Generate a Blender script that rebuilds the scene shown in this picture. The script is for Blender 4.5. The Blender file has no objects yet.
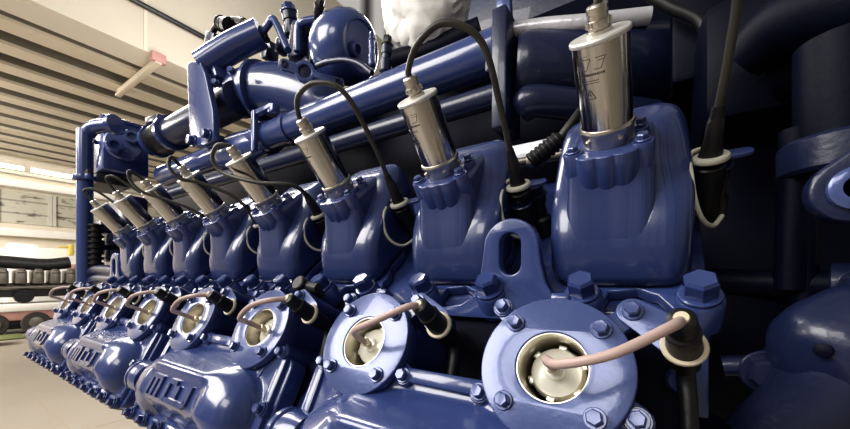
import bpy, bmesh, math, random
from mathutils import Vector, Matrix, noise
random.seed(4)
PI = math.pi
scene = bpy.context.scene
COL = scene.collection

# ------------------------------------------------------------------ survey of the place
F, PY = 351.8, 277.77                 # focal length and principal row for an 850 px wide frame
YAW, TH, PH = math.radians(33.531), math.radians(41.2456), 0.38
CAM = Vector((0, 0, 1.4))
B0 = Vector((-0.053, 0.5016, 0.1706)) + CAM       # foot of the nearest coil
PITCH = 0.24
cT, sT = math.cos(TH), math.sin(TH)
WREL = Vector((-0.031, -0.288, -0.085))           # window centre in the cylinder frame
FWD = Vector((-math.sin(YAW), math.cos(YAW), 0)); RGT = Vector((math.cos(YAW), math.sin(YAW), 0))

def HM(k):   # cylinder frame: x along the crankshaft, y inboard-up, z along the cylinder axis
    return Matrix.Translation(B0 + Vector((-PITCH * k, 0, 0))) @ Matrix.Rotation(TH, 4, 'X')
def WM(k):   # window frame
    return HM(k) @ Matrix.Translation(WREL) @ Matrix.Rotation(PH, 4, 'X')
def ray(px, py):
    return RGT * ((px - 425) / F) + FWD + Vector((0, 0, -(py - PY) / F))
def atY(px, py, Y): d = ray(px, py); return CAM + d * (Y / d.y)
def atX(px, py, X): d = ray(px, py); return CAM + d * (X / d.x)
def atZ(px, py, Z): d = ray(px, py); return CAM + d * (Z / d.z)
def inH(px, py, ax, val, k=0):
    M = HM(k).inverted(); o = M @ CAM; d = M.to_3x3() @ ray(px, py)
    return o + d * ((val - o[ax]) / d[ax])

# ------------------------------------------------------------------ materials
def mat(name, col, rough=.4, metal=0, noise_amt=.12, nscale=30, bump=0, bscale=200, coat=0, emit=None, spec=.5, trans=0, aniso=0, dirt=None):
    m = bpy.data.materials.new(name); m.use_nodes = True
    nt = m.node_tree; b = nt.nodes['Principled BSDF']
    tc = nt.nodes.new('ShaderNodeTexCoord')
    nz = nt.nodes.new('ShaderNodeTexNoise'); nz.inputs['Scale'].default_value = nscale; nz.inputs['Detail'].default_value = 5
    nt.links.new(tc.outputs['Object'], nz.inputs['Vector'])
    rp = nt.nodes.new('ShaderNodeValToRGB')
    c = Vector(col); lo = c * (1 - noise_amt); hi = c * (1 + noise_amt)
    rp.color_ramp.elements[0].position = .3; rp.color_ramp.elements[1].position = .7
    rp.color_ramp.elements[0].color = (*lo, 1); rp.color_ramp.elements[1].color = (*[min(1, v) for v in hi], 1)
    nt.links.new(nz.outputs['Fac'], rp.inputs['Fac']); nt.links.new(rp.outputs['Color'], b.inputs['Base Color'])
    b.inputs['Roughness'].default_value = rough; b.inputs['Metallic'].default_value = metal
    b.inputs['Specular IOR Level'].default_value = spec
    if coat: b.inputs['Coat Weight'].default_value = coat; b.inputs['Coat Roughness'].default_value = .04
    if trans: b.inputs['Transmission Weight'].default_value = trans
    if aniso: b.inputs['Anisotropic'].default_value = aniso
    if emit: b.inputs['Emission Color'].default_value = (*col, 1); b.inputs['Emission Strength'].default_value = emit
    if bump:
        n2 = nt.nodes.new('ShaderNodeTexNoise'); n2.inputs['Scale'].default_value = bscale; n2.inputs['Detail'].default_value = 3
        nt.links.new(tc.outputs['Object'], n2.inputs['Vector'])
        bp = nt.nodes.new('ShaderNodeBump'); bp.inputs['Strength'].default_value = bump; bp.inputs['Distance'].default_value = .004
        nt.links.new(n2.outputs['Fac'], bp.inputs['Height']); nt.links.new(bp.outputs['Normal'], b.inputs['Normal'])
    return m
M = {}
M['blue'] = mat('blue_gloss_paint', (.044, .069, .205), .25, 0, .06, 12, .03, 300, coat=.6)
M['castblue'] = mat('blue_cast_paint', (.031, .048, .145), .27, 0, .08, 14, .03, 320, coat=.55)
M['plateblue'] = mat('blue_plate_paint', (.078, .108, .262), .23, .15, .06, 12, .05, 200, coat=.4)
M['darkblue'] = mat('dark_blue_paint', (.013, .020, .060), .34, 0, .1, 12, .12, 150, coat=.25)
M['shadeblue'] = mat('blue_paint_with_shade', (.0022, .0036, .013), .5, 0, .1, 12, .1, 150, spec=.12)  # engine blue with the shade of recesses and the right end painted in
M['steel'] = mat('brushed_steel_reflections', (.56, .545, .515), .15, 1, .34, 6, .02, 80, aniso=.5)
nt_ = M['steel'].node_tree; mp_ = nt_.nodes.new('ShaderNodeMapping'); mp_.inputs['Scale'].default_value = (1, 1, .03)  # lengthwise streaks in the base colour stand in for reflection stripes
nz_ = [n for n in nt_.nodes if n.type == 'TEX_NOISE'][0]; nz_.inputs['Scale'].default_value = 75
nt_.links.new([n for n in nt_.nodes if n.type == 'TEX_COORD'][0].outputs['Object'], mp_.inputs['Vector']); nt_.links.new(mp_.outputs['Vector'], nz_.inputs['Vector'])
M['steelring'] = mat('rough_steel', (.58, .55, .5), .3, 1, .12, 60, .25, 140)
M['capsteel'] = mat('bright_machined_cap', (.86, .84, .80), .42, .55, .03, 20)
M['ink'] = mat('dark_grey_print', (.055, .05, .048), .5, .3, .05)
M['rubber'] = mat('black_rubber', (.010, .010, .011), .42, 0, .15, 40, .15, 120)
M['cable'] = mat('olive_grey_cable', (.052, .050, .041), .42, 0, .1, 40)
M['pinkwire'] = mat('dusty_pink_wire', (.50, .37, .34), .4, 0, .05, 40)
M['cream'] = mat('cream_plastic', (.66, .60, .45), .38, 0, .05, 30)
M['white_cord'] = mat('off_white_cord', (.62, .60, .50), .5, 0, .06, 30)
M['dome'] = mat('pale_chromated_metal', (.97, .94, .84), .24, .45, .06, 30, .12, 60)
M['bore'] = mat('bare_metal_bore', (.62, .57, .47), .3, .8, .1, 40)
M['black'] = mat('black_parts', (.006, .006, .008), .45, 0, .2, 20)
M['darkmetal'] = mat('dark_grey_metal', (.05, .05, .052), .4, .5, .2, 20)
M['greymetal'] = mat('grey_metal', (.22, .20, .175), .4, .6, .15, 12)
M['wrap'] = mat('white_plastic_wrap', (.95, .94, .90), .38, 0, .04, 10, .35, 22)
M['pale_light'] = mat('pale_light_colour', (.62, .62, .66), .3, .2, .08, 20, .4, 60)  # pale colour standing for a highlight and a glimpse of the bright hall
M['floor'] = mat('beige_concrete', (.31, .27, .22), .5, 0, .07, .9, .03, 40)
M['wallc'] = mat('cream_wall', (.78, .70, .57), .7, 0, .04, 1.5)
M['girder'] = mat('pale_painted_girder', (.66, .60, .50), .7, 0, .05, .8)
M['rib'] = mat('beige_ceiling_rib', (.62, .54, .42), .7, 0, .05, 1)
M['ribweb'] = mat('ceiling_rib_shade', (.20, .172, .135), .8, 0, .06, 1)  # rib sides and slab: rib beige with their shade put into the colour
M['lamp'] = mat('fluorescent_tube', (1, .96, .86), .4, 0, .0, 1, emit=5)
M['white'] = mat('white_enamel', (.83, .80, .74), .45, 0, .03, 3)
M['pale'] = mat('pale_grey_panel', (.55, .53, .47), .5, 0, .06, 3)
M['pinkred'] = mat('faded_red', (.50, .27, .24), .5, 0, .08, 3)
M['yellow'] = mat('yellow_paint', (.72, .55, .12), .5, 0, .05, 3)
M['tyre'] = mat('dull_tyre_rubber', (.05, .045, .04), .8, 0, .1, 20)
M['greenmat'] = mat('olive_green_cloth', (.16, .18, .07), .8, 0, .1, 10)
# far wall pane: slats of a pale store seen through glass
def pane_mat():
    m = mat('frosted_window_pane', (.47, .44, .36), .25, 0, .1, 3)
    nt = m.node_tree; b = nt.nodes['Principled BSDF']
    tc = nt.nodes.new('ShaderNodeTexCoord'); br = nt.nodes.new('ShaderNodeTexBrick')
    br.inputs['Scale'].default_value = 1.0; br.inputs['Color1'].default_value = (.52, .49, .40, 1); br.inputs['Color2'].default_value = (.43, .41, .34, 1)
    br.inputs['Mortar'].default_value = (.30, .28, .23, 1); br.inputs['Mortar Size'].default_value = .03
    br.inputs['Brick Width'].default_value = .42; br.inputs['Row Height'].default_value = .2
    mp = nt.nodes.new('ShaderNodeMapping'); mp.inputs['Rotation'].default_value = (PI/2, 0, PI/2)
    nt.links.new(tc.outputs['Object'], mp.inputs['Vector']); nt.links.new(mp.outputs['Vector'], br.inputs['Vector']); nt.links.new(br.outputs['Color'], b.inputs['Base Color'])
    return m
M['pane'] = pane_mat()
_nt = M['pane'].node_tree; _b = _nt.nodes['Principled BSDF']; _br = [n for n in _nt.nodes if n.type == 'TEX_BRICK'][0]
_vo = _nt.nodes.new('ShaderNodeTexNoise'); _vo.inputs['Scale'].default_value = 3.2; _vo.inputs['Detail'].default_value = 4
_tc = _nt.nodes.new('ShaderNodeTexCoord'); _mp = _nt.nodes.new('ShaderNodeMapping'); _mp.inputs['Scale'].default_value = (1, .8, 2.2)
_nt.links.new(_tc.outputs['Object'], _mp.inputs['Vector']); _nt.links.new(_mp.outputs['Vector'], _vo.inputs['Vector'])
_rp = _nt.nodes.new('ShaderNodeValToRGB'); _rp.color_ramp.elements[0].position = .34; _rp.color_ramp.elements[0].color = (.3, .29, .27, 1); _rp.color_ramp.elements[1].position = .46; _rp.color_ramp.elements[1].color = (1, 1, 1, 1)
_mx = _nt.nodes.new('ShaderNodeMix'); _mx.data_type = 'RGBA'; _mx.blend_type = 'MULTIPLY'; _mx.inputs['Factor'].default_value = 1
_nt.links.new(_vo.outputs['Fac'], _rp.inputs['Fac']); _nt.links.new(_br.outputs['Color'], _mx.inputs['A']); _nt.links.new(_rp.outputs['Color'], _mx.inputs['B']); _nt.links.new(_mx.outputs['Result'], _b.inputs['Base Color'])

# ------------------------------------------------------------------ mesh helpers
def basis(ax):
    z = Vector(ax).normalized(); t = Vector((0, 0, 1)) if abs(z.z) < .9 else Vector((1, 0, 0))
    x = t.cross(z).normalized(); y = z.cross(x)
    return x, y, z
def spline(pts, n=8):
    P = [Vector(p) for p in pts]; out = []
    Q = [P[0] * 2 - P[1]] + P + [P[-1] * 2 - P[-2]]
    for i in range(1, len(Q) - 2):
        a, b, c, d = Q[i-1:i+3]
        for j in range(n):
            t = j / n
            out.append(.5 * ((2*b) + (c-a)*t + (2*a-5*b+4*c-d)*t*t + (3*b-a-3*c+d)*t*t*t))
    out.append(P[-1]); return out
class MB:
    def __init__(s): s.bm = bmesh.new()
    def ring(s, pts): return [s.bm.verts.new(p) for p in pts]
    def skin(s, rings, cap0=True, cap1=True, close=False):
        R = [s.ring(r) for r in rings]; n = len(R[0])
        seq = list(zip(R, R[1:])) + ([(R[-1], R[0])] if close else [])
        for a, b in seq:
            for i in range(n):
                j = (i + 1) % n
                try: s.bm.faces.new((a[i], a[j], b[j], b[i]))
                except ValueError: pass
        if cap0 and not close: s.bm.faces.new(R[0][::-1])
        if cap1 and not close: s.bm.faces.new(R[-1])
        return s
    def box(s, c, size, bev=0, rot=None, seg=2):
        b2 = bmesh.new(); bmesh.ops.create_cube(b2, size=1)
        for v in b2.verts: v.co = Vector((v.co.x*size[0], v.co.y*size[1], v.co.z*size[2]))
        if bev: bmesh.ops.bevel(b2, geom=b2.edges[:], offset=bev, segments=seg, profile=.5, affect='EDGES')
        if rot: bmesh.ops.transform(b2, matrix=rot.to_4x4(), verts=b2.verts)
        bmesh.ops.translate(b2, vec=Vector(c), verts=b2.verts); s.add(b2); return s
    def add(s, b2, mtx=None):
        if mtx is not None: bmesh.ops.transform(b2, matrix=mtx, verts=b2.verts)
        me = bpy.data.meshes.new('t'); b2.to_mesh(me); b2.free(); s.bm.from_mesh(me); bpy.data.meshes.remove(me); return s
    def lathe(s, prof, o=(0,0,0), ax=(0,0,1), seg=32, close=False):
        x, y, z = basis(ax); o = Vector(o); rings = []
        for r, h in prof:
            rings.append([o + z*h + (x*math.cos(2*PI*i/seg) + y*math.sin(2*PI*i/seg))*max(r, 1e-5) for i in range(seg)])
        return s.skin(rings, close=close)
    def cyl(s, a, b, r, r2=None, seg=20, ch=0):
        a, b = Vector(a), Vector(b); L = (b-a).length; r2 = r if r2 is None else r2
        if ch: pr = [(r-ch, 0), (r, ch), (r2, L-ch), (r2-ch, L)]
        else: pr = [(r, 0), (r2, L)]
        return s.lathe(pr, a, b-a, seg)
    def tube(s, pts, r, seg=12, n=8, smooth=True, cap=True):
        P = spline(pts, n) if smooth else [Vector(p) for p in pts]
        N = len(P); rr = r if callable(r) else (lambda t: r)
        T = [(P[min(i+1, N-1)] - P[max(i-1, 0)]).normalized() for i in range(N)]
        x, y, z = basis(T[0]); rings = []
        for i in range(N):
            x = (x - T[i]*x.dot(T[i])).normalized(); y = T[i].cross(x)
            rad = rr(i/(N-1))
            rings.append([P[i] + (x*math.cos(2*PI*j/seg) + y*math.sin(2*PI*j/seg))*rad for j in range(seg)])
        return s.skin(rings, cap, cap)
    def hexbolt(s, p, ax, r, h, washer=True, flange=1.28):
        x, y, z = basis(ax); p = Vector(p); z0 = 0
        if washer: s.lathe([(r*flange*.96, 0), (r*flange, r*.08), (r*flange, r*.24), (r*flange*.93, r*.32)], p, ax, 20); z0 = r*.32
        ph = random.random()
        def hx(rr, hh): return [p + z*hh + (x*math.cos(PI/3*i+ph) + y*math.sin(PI/3*i+ph))*rr for i in range(6)]
        s.skin([hx(r*.97, z0), hx(r, z0+h*.1), hx(r, z0+h*.82), hx(r*.84, z0+h)], False, False)
        s.skin([hx(r*.84, z0+h), hx(r*.55, z0+h*.98)], False, True); return s
    def plate(s, outline, z0, z1, holes=(), bev=.001, mtx=None, bres=2):
        cu = bpy.data.curves.new('c', 'CURVE'); cu.dimensions = '2D'; cu.fill_mode = 'BOTH'
        for poly in [outline] + list(holes):
            sp = cu.splines.new('POLY'); sp.points.add(len(poly)-1); sp.use_cyclic_u = True
            for q, p in zip(poly, sp.points): p.co = (q[0], q[1], 0, 1)
        cu.extrude = max((z1-z0)/2 - bev, 1e-5); cu.bevel_depth = bev; cu.bevel_resolution = bres; cu.offset = -bev
        ob = bpy.data.objects.new('c', cu); me = bpy.data.meshes.new_from_object(ob)
        b2 = bmesh.new(); b2.from_mesh(me); bmesh.ops.remove_doubles(b2, verts=b2.verts, dist=1e-6)
        bpy.data.objects.remove(ob); bpy.data.curves.remove(cu); bpy.data.meshes.remove(me)
        bmesh.ops.translate(b2, vec=(0, 0, (z0+z1)/2), verts=b2.verts)
        return s.add(b2, mtx)
    def build(s, name, m, parent=None, ang=40, sub=0, mtx=None, smooth=True):
        bmesh.ops.recalc_face_normals(s.bm, faces=s.bm.faces)
        me = bpy.data.meshes.new(name); s.bm.to_mesh(me); s.bm.free()
        for mm in (m if isinstance(m, (list, tuple)) else [m]): me.materials.append(mm)
        if smooth:
            me.polygons.foreach_set('use_smooth', [True]*len(me.polygons)); me.set_sharp_from_angle(angle=math.radians(ang))
        o = bpy.data.objects.new(name, me); COL.objects.link(o)
        if parent is not None: o.parent = parent
        if mtx is not None: o.matrix_local = mtx
        if sub: md = o.modifiers.new('s', 'SUBSURF'); md.levels = md.render_levels = sub
        return o
def circ(cx, cy, r, n=32, ph=0): return [(cx + r*math.cos(2*PI*i/n+ph), cy + r*math.sin(2*PI*i/n+ph)) for i in range(n)]
def rrect(x0, x1, y0, y1, r, n=6):
    out = []
    for cx, cy, a in ((x1-r, y1-r, 0), (x0+r, y1-r, PI/2), (x0+r, y0+r, PI), (x1-r, y0+r, 1.5*PI)):
        for i in range(n+1):
            t = a + PI/2*i/n; out.append((cx + r*math.cos(t), cy + r*math.sin(t)))
    return out
def blob(circles, n=96):     # star-shaped union of discs around the origin
    out = []
    for i in range(n):
        t = 2*PI*i/n; d = (math.cos(t), math.sin(t)); best = 0
        for cx, cy, r in circles:
            b = cx*d[0] + cy*d[1]; q = b*b - (cx*cx+cy*cy-r*r)
            if q > 0: best = max(best, b + math.sqrt(q))
        out.append((d[0]*best, d[1]*best))
    return out
def hull2(c1, c2, n=16):     # outline of two discs joined by tangents
    (x1, y1, r1), (x2, y2, r2) = c1, c2; a = math.atan2(y2-y1, x2-x1); d = math.hypot(x2-x1, y2-y1)
    g = math.acos(max(-1, min(1, (r1-r2)/d))); out = []
    for i in range(n+1): t = a + g + (2*PI-2*g)*i/n; out.append((x1+r1*math.cos(t), y1+r1*math.sin(t)))
    for i in range(n+1): t = a - g + 2*g*i/n; out.append((x2+r2*math.cos(t), y2+r2*math.sin(t)))
    return out
def empty(name, label, cat, mtx=None, loc=None, group=None):
    o = bpy.data.objects.new(name, None); COL.objects.link(o); o.empty_display_size = .02
    if mtx is not None: o.matrix_world = mtx
    if loc is not None: o.location = loc
    o['label'] = label; o['category'] = cat
    if group: o['group'] = group
    return o
def tag(o, label, cat, group=None):
    o['label'] = label; o['category'] = cat
    if group: o['group'] = group
    return o
def structure(o): o['kind'] = 'structure'; return o
def copy_tree(o, parent=None):
    c = o.copy(); COL.objects.link(c); c.parent = parent
    if parent is not None: c.matrix_parent_inverse = o.matrix_parent_inverse.copy()
    for ch in list(o.children): copy_tree(ch, c)
    return c
def smax(a, b, k): h = max(k-abs(a-b), 0)/k; return max(a, b) + h*h*k*.25
def sstep(a, b, x): t = min(1, max(0, (x-a)/(b-a))); return t*t*(3-2*t)

ORD = ['nearest the camera', 'second from the right', 'third from the right', 'fourth from the right',
       'fifth from the right', 'sixth from the right', 'seventh from the right', 'at the far left end']
def series(proto, labels, mats):
    for k, lab in enumerate(labels):
        o = proto if k == 0 else copy_tree(proto)
        o.matrix_world = mats(k); o['label'] = lab

# ------------------------------------------------------------------ cylinder heads (the blue housings in a row)
def sect(n, u0, u1, v0, v1, r, r2=None):
    return [(x, y, n) for x, y in rrect(u0, u1, v0, v1, r, 5)]
head = empty('cylinder_head', '', 'cylinder head', HM(0), group='blue cylinder heads in a row along the engine')
mb = MB()
mb.skin([sect(n, a, b, f, e, r) for n, a, b, f, e, r in (
    (-.152, -.076, .088, -.122, .10, .030), (-.13, -.075, .087, -.113, .10, .030), (-.10, -.075, .088, -.098, .105, .032),
    (-.078, -.075, .090, -.079, .115, .034), (-.060, -.075, .091, -.056, .125, .036), (-.044, -.074, .089, -.018, .130, .038),
    (-.028, -.073, .086, .026, .130, .038), (-.016, -.070, .082, .048, .130, .034), (-.006, -.062, .074, .064, .126, .026), (-.002, -.050, .062, .074, .118, .018))])
mb.build('housing', M['castblue'], head, 80, 1)
mb = MB()
mb.skin([sect(n, -w, w, f, e, r) for n, w, f, e, r in (
    (-.150, .046, -.116, .06, .02), (-.130, .050, -.112, .06, .022), (-.105, .0515, -.099, .06, .022), (-.08, .0515, -.082, .06, .020),
    (-.055, .051, -.060, .10, .018), (-.03, .050, -.040, .118, .016), (-.012, .049, -.030, .118, .016), (-.002, .046, -.026, .112, .016))])
mb.build('front_boss', M['castblue'], head, 80, 1)
mb = MB()
ol = blob([(0, .002, .0355), (.038, -.022, .0125), (-.038, -.022, .0125), (.034, .028, .010), (.017, -.0265, .0195), (-.017, -.0265, .0195), (0, -.0290, .0185)], 144)
mb.plate(ol, -.050, .004, bev=.0022)
for x in (-.038, .038): mb.lathe([(.0105, -.058), (.0125, -.050), (.0125, .0045), (.0115, .006)], (x, -.022, 0), (0, 0, 1), 20)
for x, r in ((-.016, .0195), (.015, .0195)): mb.lathe([(r*.6, -.060), (r*.95, -.052), (r, -.03)], (x, -.0255, 0), (0, 0, 1), 24)
mount = mb.build('coil_mount', M['blue'], head, 40)
for x, y in ((-.038, -.022), (.038, -.022), (.034, .028)):
    MB().hexbolt((0, 0, 0), (0, 0, 1), .0068, .006).build('bolt', M['plateblue'], mount, 30, mtx=Matrix.Translation((x, y, .0064)))
# foot flange with scalloped ears
mb = MB()
pts = blob([(0, -.03, .088), (.06, -.09, .034), (-.05, -.095, .034), (.086, -.14, .024), (-.03, -.142, .024), (.07, .1, .03), (-.06, .1, .03)], 140)
mb.plate(pts, -.163, -.146, bev=.003)
for u in (-.026, .090): mb.lathe([(.0225, -.165), (.0225, -.129), (.020, -.126)], (u, -.145, 0), (0, 0, 1), 28)
mb.build('foot_flange', M['blue'], head, 40)
for u in (-.026, .090):
    MB().hexbolt((0, 0, 0), (0, 0, 1), .0165, .021, flange=1.22).build('head_bolt', M['blue'], head, 30, mtx=Matrix.Translation((u, -.145, -.126)))
# small ear carrying the cable clip, to the right of the housing
mb = MB(); mb.plate(hull2((.078, .028, .014), (.140, .034, .008)), -.058, -.053, bev=.001)
br = mb.build('cable_bracket', M['blue'], head, 40)
MB().hexbolt((0, 0, 0), (0, 0, 1), .007, .008).build('bolt', M['plateblue'], br, 30, mtx=Matrix.Translation((.076, .026, -.053)))
series(head, ['glossy blue cylinder head housing under a steel coil, ' + s for s in ORD], HM)

# ------------------------------------------------------------------ ignition coils
coil = empty('ignition_coil', '', 'ignition coil', HM(0), group='steel ignition coils on the cylinder heads')
R_ = .0290
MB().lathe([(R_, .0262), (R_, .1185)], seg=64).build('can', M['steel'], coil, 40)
MB().lathe([(R_-.003, .1186), (R_+.0013, .1186), (R_+.0018, .1196), (R_+.0018, .1224), (R_+.0008, .1240), (.008, .1240)], seg=64).build('cap', M['capsteel'], coil, 30)
mb = MB(); mb.lathe([(.0275, .003), (.0285, .0065), (.0300, .020), (.0315, .0245), (.0305, .0275), (.0285, .0285)], seg=48)
for a in (-2.3, -1.0, .2, 1.6): mb.lathe([(.003, 0), (.003, .002), (.0016, .003)], (.0292*math.cos(a), .0292*math.sin(a), .014), (math.cos(a), math.sin(a), 0), 12)
mb.build('base_ring', M['steelring'], coil, 35)
cn = MB().lathe([(.0125, .124), (.0125, .1275), (.0105, .128), (.0105, .1305), (.0118, .131), (.0118, .137), (.0100, .1375), (.0100, .142), (.0108, .1425), (.0108, .149), (.0085, .151)], seg=24).build('connector', M['steelring'], coil, 30)
mb = MB()
for i in range(12): a = PI/6*i; mb.box((.0119*math.cos(a), .0119*math.sin(a), .134), (.0018, .0026, .0055), .0004, Matrix.Rotation(a, 3, 'Z'))
mb.build('grip_ribs', M['steelring'], cn, 30)
mb = MB()
def stroke(s0, z0, s1, z1, w):     # printed stroke wrapped on the can; s = arc length from the label centre
    A0 = math.radians(-103); r = R_ + .00018
    n = 6; d = Vector((s1-s0, z1-z0)); nn = Vector((-d.y, d.x)).normalized()*w/2; rows = []
    for i in range(n+1):
        p = Vector((s0, z0)) + d*i/n
        rows.append([mb.bm.verts.new((r*math.cos(A0+q.x/r), r*math.sin(A0+q.x/r), q.y)) for q in (p-nn, p+nn)])
    for a, b in zip(rows, rows[1:]): mb.bm.faces.new((a[0], a[1], b[1], b[0]))
tz = .0665
for a, b, c, d in ((-.0055, 0, .0055, 0), (.0055, 0, 0, .0098), (0, .0098, -.0055, 0)): stroke(a-.004, tz+b, c-.004, tz+d, .0008)
stroke(-.004+.0006, tz+.0068, -.004-.0009, tz+.0042, .0007); stroke(-.0049, tz+.0042, -.0033, tz+.0044, .0006); stroke(-.0033, tz+.0044, -.0042, tz+.0018, .0007)
for a, b, c, d in ((-.014, .1075, -.001, .1075), (-.014, .1075, -.014, .1005), (-.001, .1075, -.006, .0965), (-.014, .0965, -.006, .0965), (.004, .1075, .014, .1075), (.006, .1045, .012, .1045),
                   (.014, .1075, .009, .0965), (.002, .0965, .009, .0965), (-.008, .1105, -.004, .1105)): stroke(a, b, c, d, .0006)
x = -.0145
for i in range(13):
    w = random.choice((.0012, .0016, .002)); stroke(x, .0918, x+w, .0918, .0022); x += w+.0006
for z in (.0855, .0830): stroke(-.013, z, .006, z, .0006)
mb.build('printed_label', M['ink'], coil)
series(coil, ['silver cylindrical ignition coil on a blue mount, ' + s for s in ORD], HM)

# ------------------------------------------------------------------ cables from the coils
UPR = Vector((.106, .023, -.051))
def cable_paths():
    e = lambda *a: [Vector(p) for p in a]
    P = {}
    P[1] = e((0,0,.146), (.003,0,.16), (.030,.002,.184), (.070,.01,.191), (.107,.016,.155), (.109,.02,.07), (.107,.022,.005))
    P[2] = e((0,0,.146), (.001,0,.16), (.020,.002,.184), (.062,.01,.191), (.105,.016,.162), (.112,.02,.07), (.108,.022,.005))
    P[3] = e((0,0,.146), (-.001,-.002,.155), (-.018,-.014,.163), (-.030,-.034,.145), (-.012,-.044,.114), (.070,-.040,.075), (.125,-.012,.045), (.114,.018,.01))
    P[4] = e((0,0,.146), (0,-.001,.160), (.005,-.008,.177), (.010,-.028,.162), (.024,-.033,.130), (.048,-.012,.103), (.088,.011,.054), (.107,.02,.006))
    P[5] = e((0,0,.146), (0,-.002,.165), (.005,-.016,.187), (.009,-.032,.163), (.028,-.035,.130), (.048,-.021,.102), (.088,.007,.047), (.107,.02,.006))
    P[6] = e((0,0,.146), (0,.003,.17), (0,.01,.195), (.015,.024,.190), (.035,.037,.142), (.07,.042,.080), (.107,.024,.006))
    P[7] = e((0,0,.146), (0,.001,.17), (0,.005,.190), (.015,.023,.182), (.035,.032,.141), (.07,.03,.085), (.107,.022,.006))
    P[0] = e((0,0,.146), (.01,0,.185), (.045,.005,.225), (.095,.015,.20), (.115,.02,.125), (.114,.022,.06), (.109,.022,.0))
    return P
for k, pts in cable_paths().items():
    t = empty('coil_cable', 'dark grey cable arching from coil to black boot, ' + ORD[k], 'cable', HM(k), group='cables from the ignition coils')
    MB().tube(pts, .0044, 12, 10).build('cable', M['cable'], t, 60)
    up = (Vector(pts[-1]) - UPR).normalized()
    MB().lathe([(.0058, .062), (.0068, .052), (.0072, .047), (.0085, .045), (.0092, .025), (.0118, .008), (.0122, -.004)], UPR, up, 20).build('boot', M['rubber'], t, 40)
    MB().lathe([(.0125, -.0035), (.0185, -.0035), (.0195, -.002), (.0195, .002), (.0185, .0035), (.0125, .0035)], UPR, (0, .1, 1), 28, True).build('retaining_ring', M['white_cord'], t, 40)
    MB().cyl(UPR + Vector((0, .0, -.008)), UPR + Vector((0, .006, -.075)), .0170, .0155, 20, .002).build('socket', M['rubber'], t, 40)
    q = UPR
    MB().tube([q+Vector(w) for w in ((-.002,.017,.006), (-.020,.002,.007), (-.020,-.034,-.002), (-.016,-.056,-.026), (-.008,-.060,-.050), (.004,-.048,-.068), (.015,-.022,-.072))],
              .0029, 10, 8).build('strap', M['white_cord'], t, 60)

# ------------------------------------------------------------------ window flanges
win = empty('window_flange', '', 'flange', WM(0), group='round window flanges over the spark plugs')
mb = MB(); mb.plate(circ(0, 0, .070, 96), -.0125, 0, [circ(0, 0, .0335, 64)], .0014)
mb.build('flange_ring', M['plateblue'], win, 35)
MB().lathe([(.0325, -.0015), (.0345, -.0015), (.0345, -.052), (.0310, -.052), (.0310, -.012)], seg=64, close=True).build('bore', M['bore'], win, 40)
mb = MB(); sq = blob([(0, 0, .067), (-.062, .062, .0125), (.064, .063, .0125), (.070, -.032, .0125), (-.071, -.034, .0125), (0, -.06, .04)], 140)
mb.plate(sq, -.028, -.0135, [circ(0, 0, .0345, 48)], .0016)
nk = blob([(0, .01, .060), (-.045, .05, .014), (.045, .05, .014), (.05, -.03, .016), (-.05, -.03, .016)], 80)
mb.plate(nk, -.125, -.027, [circ(0, 0, .0345, 48)], .002)
mb.box((0, .0735, -.012), (.018, .008, .02), .002)
for x, y in ((-.062, .062), (.064, .063), (.070, -.032), (-.071, -.034)): mb.lathe([(.011, -.10), (.0115, -.028), (.0115, -.0125), (.0105, -.0115)], (x, y, 0), (0, 0, 1), 20)
mb.build('neck', M['blue'], win, 40)
for x, y, z in ((-.040, .040, 0), (.0405, .040, 0), (.040, -.039, 0), (-.040, -.039, 0), (-.062, .062, -.0115), (.064, .063, -.0085), (.070, -.032, -.0115), (-.071, -.034, -.0115)):
    MB().hexbolt((0, 0, 0), (0, 0, 1), .0070, .0075, flange=1.35).build('flange_bolt', M['plateblue'], win, 30, mtx=Matrix.Translation((x, y, z)))
series(win, ['blue ring flange with round window over a spark plug, ' + s for s in ORD], WM)

# spark plug caps inside the windows
cap = empty('spark_plug_cap', '', 'spark plug cap', WM(0), group='pale metal spark plug caps inside the windows')
mb = MB(); mb.lathe([(.0265, -.050), (.0270, -.034), (.0255, -.026), (.0235, -.022), (.0125, -.019), (.0095, -.0175), (.009, -.013), (.0062, -.0115)], seg=40)
for i in range(6):
    a = PI/3*i+.4; mb.box((.0262*math.cos(a), .0262*math.sin(a), -.031), (.005, .008, .012), .001, Matrix.Rotation(a, 3, 'Z'))
mb.build('cap_body', M['dome'], cap, 35)
MB().lathe([(.0052, -.012), (.0052, -.007), (.0060, -.0065), (.0060, -.003), (.0045, -.002)], seg=16).build('terminal', M['bore'], cap, 35)
series(cap, ['pale metal spark plug cap seen inside the round window, ' + s for s in ORD], WM)

# ignition leads
lead = empty('ignition_lead', '', 'ignition lead', WM(0), group='pink ignition leads')
TIP = Vector((.099, .040, .0325)); RNG = Vector((.102, .034, -.010)); bx = (TIP - RNG).normalized()
WP = [(0,0,-.004), (.003,-.0004,.027), (.020,-.001,.048), (.0515,.0167,.0574), (.083,.0305,.050), TIP + bx*.001]
MB().tube(WP, .0040, 14, 8).build('wire', M['pinkwire'], lead, 60)
MB().lathe([(.0070, .048), (.0098, .046), (.0104, .040), (.0104, .028), (.0125, .026), (.0125, .020), (.0118, .018), (.0130, .004), (.0130, -.004)], RNG, bx, 24).build('boot', M['rubber'], lead, 40)
MB().lathe([(.0055, .0), (.0055, .006), (.0048, .0075)], TIP - bx*.001, bx, 16).build('wire_seal', M['cream'], lead, 40)
MB().lathe([(.013, -.002), (.0160, -.002), (.0170, -.0005), (.0170, .0015), (.0160, .003), (.013, .003)], RNG, (.05, -.12, 1), 32, True).build('retaining_ring', M['cream'], lead, 40)
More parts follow.
